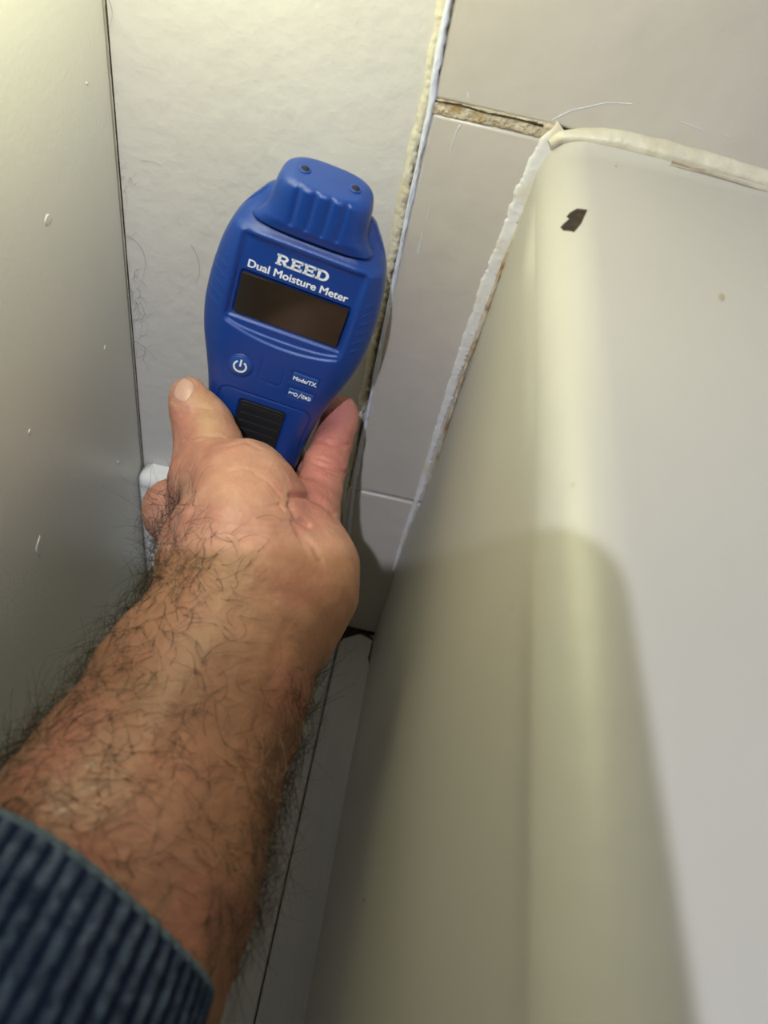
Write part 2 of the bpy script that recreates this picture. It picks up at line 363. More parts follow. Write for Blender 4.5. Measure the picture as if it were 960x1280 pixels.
for k in range(46):
    x0 = 158+random.uniform(0, 14); y0 = random.choice([random.uniform(345, 400), random.uniform(345, 420), random.uniform(210, 470)]); x0 = 130+y0*.085+random.uniform(0, 16)
    a = random.uniform(0, 6.28); q = [(x0, y0)]
    for j in range(5):
        a += random.uniform(-1, 1); q.append((q[-1][0]+random.uniform(3, 6)*math.cos(a)*.7, q[-1][1]+random.uniform(3, 6)*math.sin(a)))
    q = [(max(x, 133+y*.085), y) for x, y in q]
    ps.append(smooth_path([wall(x, y, YW-.0006) for x, y in q]))
tag(link('dust_hairs', tubes(ps, .00005), DUSTM), 'tangle of fine dust and hair clinging along the corner gap', 'dust', kind='stuff')
# ================================================================ moisture meter
du = np.array([.93931208, -.3050672, -.15692935]); dv = np.array([.33059585, .68271968, .65161355]); dw = np.cross(du, dv)
DC = cp(362, 390, .32)
DU, DV, DW = R@du, R@dv, R@dw
def dev(P):
    P = np.asarray(P, float)/1000.
    return DC+P[..., 0:1]*DU+P[..., 1:2]*DV+P[..., 2:3]*DW
meter = empty('moisture_meter', tuple(dev([0, -112, -16])))
tag(meter, 'blue handheld dual moisture meter with dark display held against the wall', 'meter')
TH = 16.
hv = [-114, -108, -95, -78, -60, -48, -38, -25, -14, -5, 8, 19.5, 27, 32.7, 37.7, 42, 44.5]
hh = [15, 20, 23.5, 25.0, 26.4, 28.8, 31.5, 35.0, 36.6, 36.8, 36.0, 34.2, 31.8, 28.6, 25, 21.5, 18]
def catmull(x, xs, ys):
    xs = np.array(xs, float); ys = np.array(ys, float); m = np.gradient(ys, xs)
    i = np.clip(np.searchsorted(xs, x)-1, 0, len(xs)-2); h = xs[i+1]-xs[i]; t = (x-xs[i])/h
    return (2*t**3-3*t**2+1)*ys[i]+(t**3-2*t**2+t)*h*m[i]+(-2*t**3+3*t**2)*ys[i+1]+(t**3-t**2)*h*m[i+1]
sm = lambda a, b, x: np.clip((x-a)/(b-a), 0, 1)**2*(3-2*np.clip((x-a)/(b-a), 0, 1))
g = lambda x, s: np.exp(-(x/s)**2)
def rbox(u, v, cx, cy, hx, hy, r):          # signed distance to a rounded box
    qx = np.abs(u-cx)-hx+r; qy = np.abs(v-cy)-hy+r
    return np.hypot(np.maximum(qx, 0), np.maximum(qy, 0))+np.minimum(np.maximum(qx, qy), 0)-r
def front(u, v, hw):
    s = np.clip(np.abs(u)/hw, 0, 1)
    base = -TH+TH*(1-s**2.5)**(1/2.5)+2.6
    base = -np.log(np.exp(-base*2.2)+np.exp(-0*base))/2.2*1.0       # soft min(base, 0)
    base = base*1.0
    sh = -6.5*sm(26.2, 37, v)-2.2*sm(25.2, 28.8, v)                 # shoulder falls back above the brow
    basin = -1.1*sm(28.5, 22.5, np.abs(u))*sm(-12.6, -10.9, v)*sm(28.0, 22.8, v)
    inside = sm(27.0, 24.2, np.abs(u+0*v))
    a1 = -14.9-1.0*(1-(u/25)**2)+1.5*(u/25)**4
    a2 = -14.2-4.6*(1-((u-2)/27)**2)
    st = -.8*sm(-.6, .6, v-a1)*inside*sm(28, 24, v)-.95*sm(-.8, .8, v-a2)*inside*sm(28, 24, v)
    lcd = -1.3*sm(.5, -.1, rbox(u, v, 0.1, -.3, 23.3, 9.7, .9))
    pwr = rbox(u, v, -14, -33.4, 5.6, 5.6, 5.6); pw = .35*sm(.15, -.3, pwr)-.35*g(pwr-.5, .35)
    sq = -.28*g(rbox(u, v, 0.1, -29.5, 5.2, 7.8, 1.6), .28)*sm(-24.8, -26.5, v)
    b1 = rbox(u, v, 15, -29.6, 6.2, 2.5, .8); b2 = rbox(u, v, 15.2, -38.2, 6.2, 2.4, .8)
    bt = -.5*g(b1-.15, .3)-.5*g(b2-.15, .3)
    rc = rbox(u, v, 1.0, -90, 21.5+0*u, 43.5, 4.5); re = -.75*g(rc, .45)-.35*sm(.3, -.6, rc)
    pd = -1.2*sm(.4, -.2, rbox(u, v, .6, -76, 11.3, 25.2, 2.2))
    ribs = 0
    for q in (13, 8.5, 4, -.5, -5, -9.5):
        ribs = ribs+.35*g(v-q-(np.abs(u)-30)*.5, .45)*sm(28.5, 30, np.abs(u))*sm(35.5, 33.5, np.abs(u))
    return np.maximum(base+sh+basin+st+lcd+pw+sq+bt+re+pd+ribs, -TH+5*(1-s)**.7)
# body: front height field wrapped round to the back
vs = np.concatenate([np.linspace(-114, -62, 70), np.linspace(-61.5, -52, 22), np.arange(-51.6, 44.6, .42)])
nf = 200; phi = np.linspace(-math.pi/2, math.pi/2, nf); sf = np.sin(phi)
nb = 40; ph2 = np.linspace(math.pi/2, math.pi*1.5, nb+2)[1:-1]; sb = np.sin(ph2)
hwv = catmull(vs, hv, hh)
U = np.concatenate([sf[None, :]*hwv[:, None], sb[None, :]*hwv[:, None]], 1)
Vv = np.repeat(vs[:, None], nf+nb, 1)
wf = front(U[:, :nf], Vv[:, :nf], hwv[:, None])
wf[:, 0] = wf[:, -1] = -TH
bk = -TH-(14*(1-np.abs(sb)**3)**(1/3))[None, :]*np.ones((len(vs), 1))
# close the ends: squash thickness at both tips
endk = (1-.75*sm(38, 44.6, vs)**2)[:, None]*np.where(vs < -106, np.sqrt(np.clip((vs+115.5)/9.5, .02, 1)), 1)[:, None]
Wd = np.concatenate([wf, bk], 1); Wd = -TH+(Wd+TH)*endk
P = np.stack([U, Vv, Wd], -1); nr, nc = U.shape
F4 = grid_faces(nr, nc, True)
Vd = dev(P.reshape(-1, 3)); Vd = np.vstack([Vd, dev([0, -114.3, -TH]), dev([0, 45.2, -TH])])
caps = [(j, (j+1) % nc, nr*nc) for j in range(nc)]+[((nr-1)*nc+(j+1) % nc, (nr-1)*nc+j, nr*nc+1) for j in range(nc)]
bm_me = mesh('body', Vd, [tuple(f) for f in F4]+caps)
bmx = bmesh.new(); bmx.from_mesh(bm_me); bmesh.ops.recalc_face_normals(bmx, faces=bmx.faces); bmx.to_mesh(bm_me); bmx.free()
body = link('body', bm_me, BLUEM, meter)
# sensor cap -------------------------------------------------------------
cvs = np.concatenate([np.arange(31.6, 49.2, .4), 49.2+2.0*np.sin(np.linspace(0.02, math.pi/2, 16))])
chv = [31.6, 32.6, 34.5, 37, 40, 44, 47, 49.4, 51.2]; chh = [25.2, 25.0, 23.3, 21.4, 20.2, 19.5, 18.8, 17.4, 14.8]
chw = catmull(cvs, chv, chh)
inset = np.where(cvs > 49.2, 1-np.sqrt(np.clip(1-((cvs-49.2)/2.03)**2, 0, 1)), 0)
cf = 170; cb = 60; sph = np.sin(np.linspace(-math.pi/2, math.pi/2, cf)); spb = np.sin(np.linspace(math.pi/2, math.pi*1.5, cb+2)[1:-1])
chw = chw-inset*1.6
CU = np.concatenate([sph[None, :]*chw[:, None], spb[None, :]*chw[:, None]], 1); CV = np.repeat(cvs[:, None], cf+cb, 1)
mid = -11.; tf = 11.4-1.9*inset-1.2*sm(36, 31.6, cvs)
topw = np.ones_like(cvs)
CW1 = mid+tf[:, None]*(1-np.abs(sph[None, :])**3.2)**(1/3.2)
ga = 0
for q in (-9.2, -3.0, 3.2, 9.4): ga = ga-.75*g((CU[:, :cf]-q), 1.25)*sm(34.6, 36.0, CV[:, :cf])*np.clip(1.-1.1*inset[:, None], 0, 1)
CW1 = CW1+ga
CW2 = mid-(10*(1-np.abs(spb)**3)**(1/3))[None, :]*(1-.3*inset[:, None])
CWW = np.concatenate([CW1, CW2], 1)
# top face: shrink rings inwards
P = np.stack([CU, CV, CWW], -1)
rings = []
last = P[-1]; ctr = np.array([0, cvs[-1], mid])
for k, s in enumerate([.93, .84, .72, .58, .42, .26, .1]):
    q = ctr+(last-ctr)*s; q[:, 1] = cvs[-1]+.05*(k+1); rings.append(q)
P = np.concatenate([P, np.array(rings)], 0)
nr, nc = P.shape[:2]
for hu in (-9.8, 10.4):                                   # pin holes pressed into the top face
    dd = np.hypot(P[..., 0]-hu, P[..., 2]+10.5); P[..., 1] -= 0*dd
P[..., 1] += -.24*np.clip(P[..., 2]-.0, -30, 0)*sm(38, 49.5, P[..., 1])
Vc = np.vstack([dev(P.reshape(-1, 3)), dev([0, P[-1, 0, 1]+.05, mid]), dev([0, 31.6, mid])])
caps = [((nr-1)*nc+(j+1) % nc, (nr-1)*nc+j, nr*nc) for j in range(nc)]+[(j, (j+1) % nc, nr*nc+1) for j in range(nc)]
me = mesh('sensor_cap', Vc, [tuple(f) for f in grid_faces(nr, nc, True)]+caps)
bmx = bmesh.new(); bmx.from_mesh(me); bmesh.ops.recalc_face_normals(bmx, faces=bmx.faces); bmx.to_mesh(me); bmx.free()
capo = link('sensor_cap', me, BLUEM, meter)
def lathe(name, prof, cen, axis, m, parent, n=28, e1=None):
    a = np.array(axis, float); e1 = np.cross(a, [0, 0, 1.]) if e1 is None else np.array(e1, float); e1 /= np.linalg.norm(e1); e2 = np.cross(a, e1)
    VV = [];
    for r, h in prof:
        for t in np.linspace(0, 2*math.pi, n, endpoint=False): VV.append(np.array(cen)+(e1*math.cos(t)+e2*math.sin(t))*r+a*h)
    me = mesh(name, VV, [tuple(f) for f in grid_faces(len(prof), n, True)]+[tuple(range(n))[::-1], tuple((len(prof)-1)*n+i for i in range(n))])
    b = bmesh.new(); b.from_mesh(me); bmesh.ops.recalc_face_normals(b, faces=b.faces); b.to_mesh(me); b.free()
    return link(name, me, m, parent)
for hu in (-9.8, 10.4):
    c0 = dev([hu, 51.5+2.4, -10.0]); AX = (DV+.24*DW)/math.hypot(1, .24)
    s = lathe('pin_socket', [(.0024, .0), (.0024, .00078), (.0021, .00098), (.0017, .00098), (.0013, .00075)], c0-AX*.0006, AX, BLUEM, capo)
    lathe('pin_hole', [(.00165, .0008), (.0016, .00104)], c0-AX*.0006, AX, mat('socket_dark', (.006, .008, .016), .8), s)
# display ----------------------------------------------------------------
def dbox(name, cx, cy, hx, hy, r, w0, w1, m, parent, bev=.25, n=6, label=None):
    pts = []
    for qx, qy, a0 in ((1, 1, 0), (-1, 1, 90), (-1, -1, 180), (1, -1, 270)):
        for k in range(n+1):
            a = math.radians(a0+90*k/n); pts.append((cx+qx*(hx-r)+r*math.cos(a), cy+qy*(hy-r)+r*math.sin(a)))
    pts = np.array(pts); c = np.array([cx, cy]); L = []
    for s, w in ((0, w0), (0, w1-bev), (bev*.3, w1-bev*.3), (bev, w1)):
        d = pts-c; k = 1-s/np.maximum(np.hypot(d[:, 0], d[:, 1]), .01)
        q = c+d*k[:, None]; L.append(np.column_stack([q, np.full(len(q), w)]))
    L = np.array(L); nn = len(pts)
    V = dev(L.reshape(-1, 3)); FF = [tuple(f) for f in grid_faces(4, nn, True)]+[tuple(range(nn))[::-1], tuple(3*nn+i for i in range(nn))]
    me = mesh(name, V, FF, smooth=False); b = bmesh.new(); b.from_mesh(me); bmesh.ops.recalc_face_normals(b, faces=b.faces); b.to_mesh(me); b.free()
    return link(name, me, m, parent, label=label)
lcd = dbox('display', .1, -.3, 22.9, 9.3, .5, -3.0, -.95-.8, LCDM, meter, .15, label='dark grey-brown blank display window')
pad = dbox('grip_pad', .6, -76, 10.9, 24.8, 2.2, -2.4, -.9, RUBM, meter, .7, label='black rubber grip pad with cross ribs')
for k in range(9):
    y = -54.2-k*4.6
    pr = dbox('pad_rib', .6, y, 9.6, .95, .9, -1.2, -.35, RUBM, pad, .35, n=4)
# buttons
def fz(u, v): return float(front(np.array([[float(u)]]), np.array([[float(v)]]), np.array([[float(catmull(np.array([v]), hv, hh)[0])]]))[0, 0])
pbt = lathe('power_button', [(.0050, -.0012), (.0050, .00012), (.0048, .00028)], dev([-14, -33.4, fz(-14, -33.4)-.1]), DW, BLUE2, meter, 40)
b1z = fz(15, -29.6)
mb = dbox('mode_button', 15, -29.6, 5.9, 2.2, .7, b1z-1.2, b1z+.42, BLUE2, meter, .45)
hb = dbox('hold_button', 15.2, -38.2, 5.9, 2.1, .7, b1z-1.2, b1z+.40, BLUE2, meter, .45)
# lettering ---------------------------------------------------------------
def flatpoly(polys, name, parent, z, m=INKM, th=.10):
    VV = []; FF = []
    for poly in polys:
        b = len(VV); n = len(poly)
        for w in (z, z+th): VV += [[p[0], p[1], w if not callable(z) else 0] for p in poly]
        FF += [tuple(b+n+i for i in range(n))]+[(b+i, b+(i+1) % n, b+n+(i+1) % n, b+n+i) for i in range(n)]
    return link(name, mesh(name, dev(np.array(VV)), FF, smooth=False), m, parent)
def R4(x0, x1, y0, y1): return [(x0, y0), (x1, y0), (x1, y1), (x0, y1)]
def letE(x, w=5., h=4.6, s=.95):
    return [R4(x+.5, x+.5+1.25, 0, h), R4(x, x+w, 0, .85), R4(x, x+w, h-.85, h), R4(x+.5, x+w-.9, h/2-.4, h/2+.4),
            R4(x+w-.75, x+w, 0, 1.45), R4(x+w-.75, x+w, h-1.45, h), R4(x+w-1.6, x+w-.95, h/2-.8, h/2+.8)]
def arc(cx, cy, rx, ry, a0, a1, th, n=10, thy=None):
    thy = thy or th; out = []
    for k in range(n):
        a, b = [math.radians(a0+(a1-a0)*(k+j)/n) for j in (0, 1)]
        out.append([(cx+rx*math.cos(a), cy+ry*math.sin(a)), (cx+rx*math.cos(b), cy+ry*math.sin(b)), (cx+(rx-th)*math.cos(b), cy+(ry-thy)*math.sin(b)), (cx+(rx-th)*math.cos(a), cy+(ry-thy)*math.sin(a))])
    return out
def letD(x, h=4.6): return [R4(x+.5, x+1.75, 0, h), R4(x, x+2.9, 0, .85), R4(x, x+2.9, h-.85, h)]+arc(x+2.8, h/2, 2.5, h/2, -90, 90, 1.25, 12, .85)
def letR(x, h=4.6): return [R4(x+.5, x+1.75, 0, h), R4(x, x+2.4, 0, .75), R4(x, x+3.0, h-.85, h), R4(x+1.6, x+3., 1.75, 2.5)]+arc(x+2.9, h-1.42, 1.9, 1.42, -90, 90, 1.15, 10, .8)+[[(x+2.3, 1.9), (x+3.8, 1.9), (x+5.3, 0), (x+3.7, 0)], R4(x+3.7, x+5.7, 0, .75)]
zT = fz(0, 19)+.02
RE = letR(0)+letE(5.9)+letE(11.3)+letD(16.7)
RE = [[(p[0]-11.0, p[1]+16.9) for p in q] for q in RE]
flatpoly(RE, 'brand_lettering', body, zT, th=.12)
def text(s, size, cx, y, zf, name, parent, off=0., width=None, bold=.0, fat=.13):
    cu = bpy.data.curves.new(name, 'FONT'); cu.body = s; cu.size = size; cu.align_x = 'CENTER'; cu.offset = 0; cu.extrude = .05; cu.resolution_u = 4
    to = bpy.data.objects.new(name, cu); C.objects.link(to); bpy.context.view_layer.update()
    me = bpy.data.meshes.new_from_object(to.evaluated_get(bpy.context.evaluated_depsgraph_get())); bpy.data.objects.remove(to)
    n = len(me.vertices); co = np.zeros(n*3); me.vertices.foreach_get('co', co); co = co.reshape(-1, 3)
    k = width/(co[:, 0].max()-co[:, 0].min()) if width else 1
    q = np.column_stack([co[:, 0]*k+cx, co[:, 1]+y, co[:, 2]+zf+.05])
    fs = [tuple(p.vertices) for p in me.polygons]; VV = []; FF = []
    for k_, (ox, oy) in enumerate(((-fat, 0), (0, fat*.5), (fat, 0), (0, -fat*.5))):
        VV.append(q+[ox, oy, k_*.004]); FF += [tuple(i+k_*n for i in f) for f in fs]
    me = mesh(name, dev(np.concatenate(VV)), FF, smooth=False)
    return link(name, me, INKM, parent)
text('Dual Moisture Meter', 4.75, -.3, 11.6, fz(0, 14)+.03, 'title_lettering', body, width=42.4, bold=.065)
text('Mode/TX.', 2.75, 15.1, -30.9, b1z+.42, 'mode_lettering', mb, width=10.8, fat=.09)
zq = b1z+.41
key = arc(12.9, -38.3, 1.0, 1.0, 0, 360, .42, 14)+[R4(9.6, 12.0, -38.15, -37.7), R4(9.6, 10.0, -38.8, -37.9), R4(10.7, 11.05, -38.7, -37.9), [(14.0, -39.9), (14.35, -39.9), (15.7, -36.6), (15.35, -36.6)]]
key += arc(17.8, -38.3, .75, .75, 0, 360, .74, 14)+arc(17.8, -38.3, 1.5, 1.35, 125, 235, .35, 6)+arc(17.8, -38.3, 2.3, 1.45, 130, 230, .35, 6)+arc(17.8, -38.3, 1.5, 1.35, -55, 55, .35, 6)+arc(17.8, -38.3, 2.3, 1.45, -50, 50, .35, 6)
flatpoly(key, 'hold_symbol', hb, zq, th=.08)
zp = fz(-14, -33.4)+.18
sym = arc(-14, -33.6, 3.15, 3.15, 122, 418, .85, 26)+[R4(-14.42, -13.58, -33.6, -30.0)]
flatpoly(sym, 'power_symbol', pbt, zp, th=.1)

# ================================================================ hand and forearm (one continuous skin)
class Field:
    def __init__(s, lo, hi, h):
        s.lo = np.array(lo); s.h = h; s.n = np.ceil((np.array(hi)-s.lo)/h).astype(int)+1
        s.f = np.full(s.n, .03, dtype=np.float32)
    def cone(s, a, b, ra, rb, k=.006, flat=None):
        a = np.array(a); b = np.array(b); m = max(ra, rb)+k*2+.012
        i0 = np.clip(np.floor((np.minimum(a, b)-m-s.lo)/s.h).astype(int), 0, s.n); i1 = np.clip(np.ceil((np.maximum(a, b)+m-s.lo)/s.h).astype(int)+1, 0, s.n)
        if (i1 <= i0).any(): return
        ax = [s.lo[j]+np.arange(i0[j], i1[j])*s.h for j in range(3)]
        X, Y, Z = np.meshgrid(*ax, indexing='ij'); X = X-a[0]; Y = Y-a[1]; Z = Z-a[2]; d = b-a; L2 = d.dot(d)
        t = np.clip((X*d[0]+Y*d[1]+Z*d[2])/max(L2, 1e-12), 0, 1)
        dist = np.sqrt((X-t*d[0])**2+(Y-t*d[1])**2+(Z-t*d[2])**2)-(ra+(rb-ra)*t)
        sl = tuple(slice(i0[j], i1[j]) for j in range(3)); f = s.f[sl]
        hh_ = np.clip(.5+.5*(f-dist)/k, 0, 1); s.f[sl] = f*(1-hh_)+dist*hh_-k*hh_*(1-hh_)
    def surf(s):
        f = s.f; n = f.shape; ins = f < 0
        cells = [x-1 for x in n]; vid = -np.ones(cells, dtype=np.int64)
        cnt = np.zeros(cells, np.int8); 
        for a in (0, 1):
            for b in (0, 1):
                for c in (0, 1): cnt += ins[a:cells[0]+a, b:cells[1]+b, c:cells[2]+c]
        act = (cnt > 0) & (cnt < 8); idx = np.argwhere(act); vid[act] = np.arange(len(idx))
        acc = np.zeros((len(idx), 3)); num = np.zeros(len(idx))
        offs = [(a, b, c) for a in (0, 1) for b in (0, 1) for c in (0, 1)]
        val = {o: f[idx[:, 0]+o[0], idx[:, 1]+o[1], idx[:, 2]+o[2]].astype(float) for o in offs}
        for o in offs:
            for ax in range(3):
                if o[ax] == 0:
                    p = list(o); p[ax] = 1; p = tuple(p); v0 = val[o]; v1 = val[p]; cr = (v0 < 0) != (v1 < 0)
                    t = np.where(cr, v0/np.where(cr, v0-v1, 1), 0); q = np.tile(np.array(o, float), (len(idx), 1)); q[:, ax] += t
                    acc[cr] += q[cr]; num[cr] += 1
        Vx = s.lo+(idx+acc/num[:, None])*s.h
        Fs = []
        for ax in range(3):
            b, c = (ax+1) % 3, (ax+2) % 3
            sl0 = [slice(1, -1)]*3; sl1 = [slice(1, -1)]*3; sl0[ax] = slice(0, -1); sl1[ax] = slice(1, None)
            A = ins[tuple(sl0)]; B = ins[tuple(sl1)]; e = np.argwhere(A != B)
            org = e.copy(); org[:, b] += 1; org[:, c] += 1
            inside = A[tuple(e.T)]
            def cell(db, dc):
                q = org.copy(); q[:, b] -= db; q[:, c] -= dc; return vid[tuple(q.T)]
            ok = (org[:, ax] < cells[ax]) & (org[:, b] < cells[b]) & (org[:, c] < cells[c])
            org = org[ok]; inside = inside[ok]
            q = np.stack([cell(1, 1), cell(0, 1), cell(0, 0), cell(1, 0)], 1)
            q[~inside] = q[~inside][:, ::-1]; Fs.append(q)
        return Vx, np.concatenate(Fs)
J = {}
def S(px, py, d, rp): return cp(px, py, d), rp*d/F
skel = []
def chain(pts, k=.006):
    q = [S(*p) for p in pts]
    for (a, ra), (b, rb) in zip(q[:-1], q[1:]): skel.append((a, b, ra, rb, k))
# forearm: two parallel bones give the flat oval section
fa = [(318, 745, .300, 110), (248, 875, .281, 127), (190, 990, .252, 148), (143, 1088, .226, 174), (70, 1230, .205, 196), (-60, 1450, .175, 225)]
ARMAX = []
for side in (-1, 1):
    pts = []
    for i, (x, y, d, r) in enumerate(fa):
        c, rw = S(x, y, d, r); j = min(i, len(fa)-2); a0 = cp(*fa[j][:3]); a1 = cp(*fa[j+1][:3]); ax = (a1-a0)/np.linalg.norm(a1-a0)
        vd = (c-O)/np.linalg.norm(c-O); pr = np.cross(ax, vd); pr /= np.linalg.norm(pr)      # sideways, to picture left(+)
        fl_ = [.40, .36, .33, .30, .30, .30][i]
        pts.append((c+pr*rw*fl_*side, rw*(1-fl_)*(.99 if side > 0 else 1.)))
    for (a, ra), (b, rb) in zip(pts[:-1], pts[1:]): skel.append((a, b, ra, rb, .014))
    ARMAX.append(pts)
chain([(318, 745, .296, 62), (250, 872, .276, 74), (190, 990, .246, 92)], .02)     # tendon ridge in the middle
# palm, thenar, hypothenar
chain([(300, 640, .346, 60), (335, 700, .325, 72), (325, 750, .305, 70)], .012)
chain([(370, 640, .348, 42), (372, 705, .328, 60), (352, 775, .309, 58)], .012)
chain([(388, 712, .318, 53), (388, 735, .313, 52), (362, 778, .306, 50)], .010)
chain([(262, 606, .338, 50), (300, 618, .328, 64), (305, 640, .322, 64), (300, 672, .314, 68), (285, 715, .305, 66)], .010)
chain([(300, 664, .31, 62), (255, 690, .309, 44), (250, 730, .305, 44)], .012)
# thumb
chain([(268, 592, .340, 45), (262, 560, .347, 38), (253, 530, .353, 35)], .008)
chain([(253, 530, .353, 35), (242, 508, .352, 29), (235.5, 494, .352, 23.5)], .004)
# index knuckle and first web on the left
chain([(213, 634, .348, 30), (216, 646, .350, 29), (250, 690, .332, 40)], .008)
chain([(213, 634, .352, 30), (252, 600, .375, 26), (266, 555, .404, 20), (272, 528, .405, 17)], .006)
chain([(262, 655, .352, 40), (300, 620, .378, 27), (312, 565, .409, 20), (312, 505, .408, 18)], .005)
chain([(330, 650, .356, 38), (346, 625, .375, 27), (362, 590, .398, 22), (357, 530, .408, 20), (352, 490, .407, 18)], .005)
# little finger up the right side of the meter
chain([(380, 665, .342, 40), (392, 640, .352, 33)], .008)
chain([(392, 640, .352, 32), (398, 615, .361, 29), (406, 582, .372, 26.5)], .0025)
chain([(406, 582, .372, 26.5), (416, 552, .380, 24.5)], .0025)
chain([(416, 552, .380, 24.5), (424, 528, .384, 23), (428, 515, .385, 20.5)], .0025)
allp = np.array([p for s_ in skel for p in (s_[0], s_[1])]); mr = max(max(s_[2], s_[3]) for s_ in skel)
lo = allp.min(0)-.05; hi = allp.max(0)+.03
lo[1] = max(lo[1], -.16)
FD = Field(lo, hi, .00135)
for a, b, ra, rb, k in skel: FD.cone(a, b, ra, rb, k)
FD.f[:, :2, :] = np.maximum(FD.f[:, :2, :], .0005); FD.f[:2] = np.maximum(FD.f[:2], .0005); FD.f[:, :, :2] = np.maximum(FD.f[:, :, :2], .0005)
# the flesh gives way where it presses on the meter
axs = [FD.lo[j]+np.arange(FD.n[j])*FD.h for j in range(3)]
c8 = dev([[u_, v_, w_] for u_ in (-40, 40) for v_ in (-118, 48) for w_ in (-32, 2)])
i0 = [max(0, int((c8[:, j].min()-FD.lo[j])/FD.h)-3) for j in range(3)]; i1 = [min(FD.n[j], int((c8[:, j].max()-FD.lo[j])/FD.h)+4) for j in range(3)]
X, Y, Z = np.meshgrid(*[axs[j][i0[j]:i1[j]] for j in range(3)], indexing='ij')
Q = (np.stack([X, Y, Z], -1)-DC)*1000; lu, lv, lw = Q@DU, Q@DV, Q@DW
hwq = catmull(np.clip(lv, -114, 44), hv, hh)
qq = (((np.abs(lu)/(hwq+.4))**4+(np.abs(lw+15)/15.9)**4)**(1/4)-1)*15.3
qq = np.maximum(qq, -114.5-lv); bd = (qq-.35)/1000.
sl = tuple(slice(i0[j], i1[j]) for j in range(3)); fq = FD.f[sl]; kk = .0012
hq = np.clip(.5+.5*(fq+bd)/kk, 0, 1); FD.f[sl] = fq*hq-bd*(1-hq)+kk*hq*(1-hq)
HVt, HF = FD.surf()
print('skin', len(HVt), len(HF), FD.n)
def adj_smooth(V, Fq, it, lam=.5):
    E = np.concatenate([Fq[:, [0, 1]], Fq[:, [1, 2]], Fq[:, [2, 3]], Fq[:, [3, 0]]]); n = len(V)
    deg = np.bincount(E[:, 0], minlength=n)+np.bincount(E[:, 1], minlength=n)
    for _ in range(it):
        A = np.zeros_like(V)
        for k in range(3): A[:, k] = np.bincount(E[:, 0], V[E[:, 1], k], n)+np.bincount(E[:, 1], V[E[:, 0], k], n)
        V = V+lam*(A/np.maximum(deg, 1)[:, None]-V)
    return V
HVt = adj_smooth(HVt, HF, 3)
hm = mesh('skin', HVt, HF)
so = bpy.data.objects.new('tmp_skin', hm); C.objects.link(so)
md = so.modifiers.new('s', 'SUBSURF'); md.levels = 1; md.render_levels = 1
bpy.context.view_layer.update()
hm2 = bpy.data.meshes.new_from_object(so.evaluated_get(bpy.context.evaluated_depsgraph_get())); bpy.data.objects.remove(so)
nv = len(hm2.vertices); HV = np.zeros(nv*3); hm2.vertices.foreach_get('co', HV); HV = HV.reshape(-1, 3)
def vnormals(me):
    a = np.zeros(len(me.vertices)*3); me.vertices.foreach_get('normal', a); return a.reshape(-1, 3)
HN = vnormals(hm2)
if (HN*(HV-HV.mean(0))).sum(1).mean() < 0: hm2.flip_normals(); HN = vnormals(hm2)
def project(P):
    q = (P-O)@R; return np.stack([480+F*q[:, 0]/-q[:, 2], 640-F*q[:, 1]/-q[:, 2]], 1), -q[:, 2]
PP, DD = project(HV)
facing = (HN*((O-HV)/np.linalg.norm(O-HV, axis=1)[:, None])).sum(1)
def pdist(P2, poly):
    best = np.full(len(P2), 1e9)
    for (a, b) in zip(poly[:-1], poly[1:]):
        a = np.array(a, float); b = np.array(b, float); d = b-a; t = np.clip(((P2-a)@d)/d.dot(d), 0, 1)
        best = np.minimum(best, np.hypot(*(P2-a-t[:, None]*d).T))
    return best
creases = [  # path on the skin, half width (px), depth (mm)
    ([(402, 551), (416, 556), (436, 556)], 3.0, .45), ([(392, 578), (410, 584), (431, 590)], 2.4, .55), ([(396, 572), (412, 577), (430, 581)], 1.6, .3), ([(405, 586), (424, 596)], 1.6, .25),
    ([(366, 618), (385, 620), (402, 628), (417, 642)], 3.5, 1.2), ([(364, 628), (372, 648), (386, 656)], 3.2, 1.0),
    ([(366, 652), (376, 668), (392, 682), (402, 700)], 3.6, .5), ([(374, 668), (384, 690), (392, 704)], 3.4, .2),
    ([(309, 628), (330, 634), (352, 630), (368, 634)], 2.0, .4), ([(366, 645), (356, 640), (350, 628)], 1.8, .35),
    ([(270, 560), (290, 556), (308, 552), (325, 562)], 2.5, .35), ([(230, 549), (252, 545), (280, 546)], 2.4, .45), ([(228, 555), (252, 552)], 1.6, .25), ([(232, 512), (248, 508), (262, 512)], 2.0, .25), ([(229, 518), (247, 515)], 1.6, .2),
    ([(300, 640), (330, 650), (360, 652)], 1.8, .2), ([(240, 652), (300, 656), (362, 661)], 2.2, .13), ([(245, 662), (305, 667), (350, 668)], 1.6, .22), ([(262, 673), (320, 676), (372, 684)], 1.6, .2),
    ([(318, 590), (335, 600), (352, 620)], 1.8, .25), ([(285, 590), (300, 585), (330, 590)], 1.8, .2),
    ([(207, 600), (204, 625), (208, 660), (216, 690)], 6, .9),
    ([(217, 503), (228, 507), (240, 502)], 2.2, .15)]
disp = np.zeros(nv)
for poly, w_, dmm in creases:
    dd = pdist(PP, poly); disp -= np.where(facing > 0, 1.45*dmm/1000*np.exp(-(dd/w_)**2), 0)
for poly, w_, dmm in [([(378, 775), (350, 850), (320, 960)], 17, .8), ([(348, 762), (322, 850), (296, 940)], 13, .6), ([(325, 765), (300, 840)], 14, .4), ([(398, 632), (386, 648)], 15, .25), ([(215, 860), (175, 960), (120, 1040)], 26, .8)]:
    disp += np.where(facing > 0, dmm/1000*np.exp(-(pdist(PP, poly)/w_)**2), 0)
disp += fnoise(HV, 70, 5, 3)*.0011+fnoise(HV, 420, 9, 2)*.00018
palmness = np.clip((720-PP[:, 1])/60, 0, 1)
HV2 = HV+HN*disp[:, None]
hm2.vertices.foreach_set('co', HV2.ravel()); hm2.update()
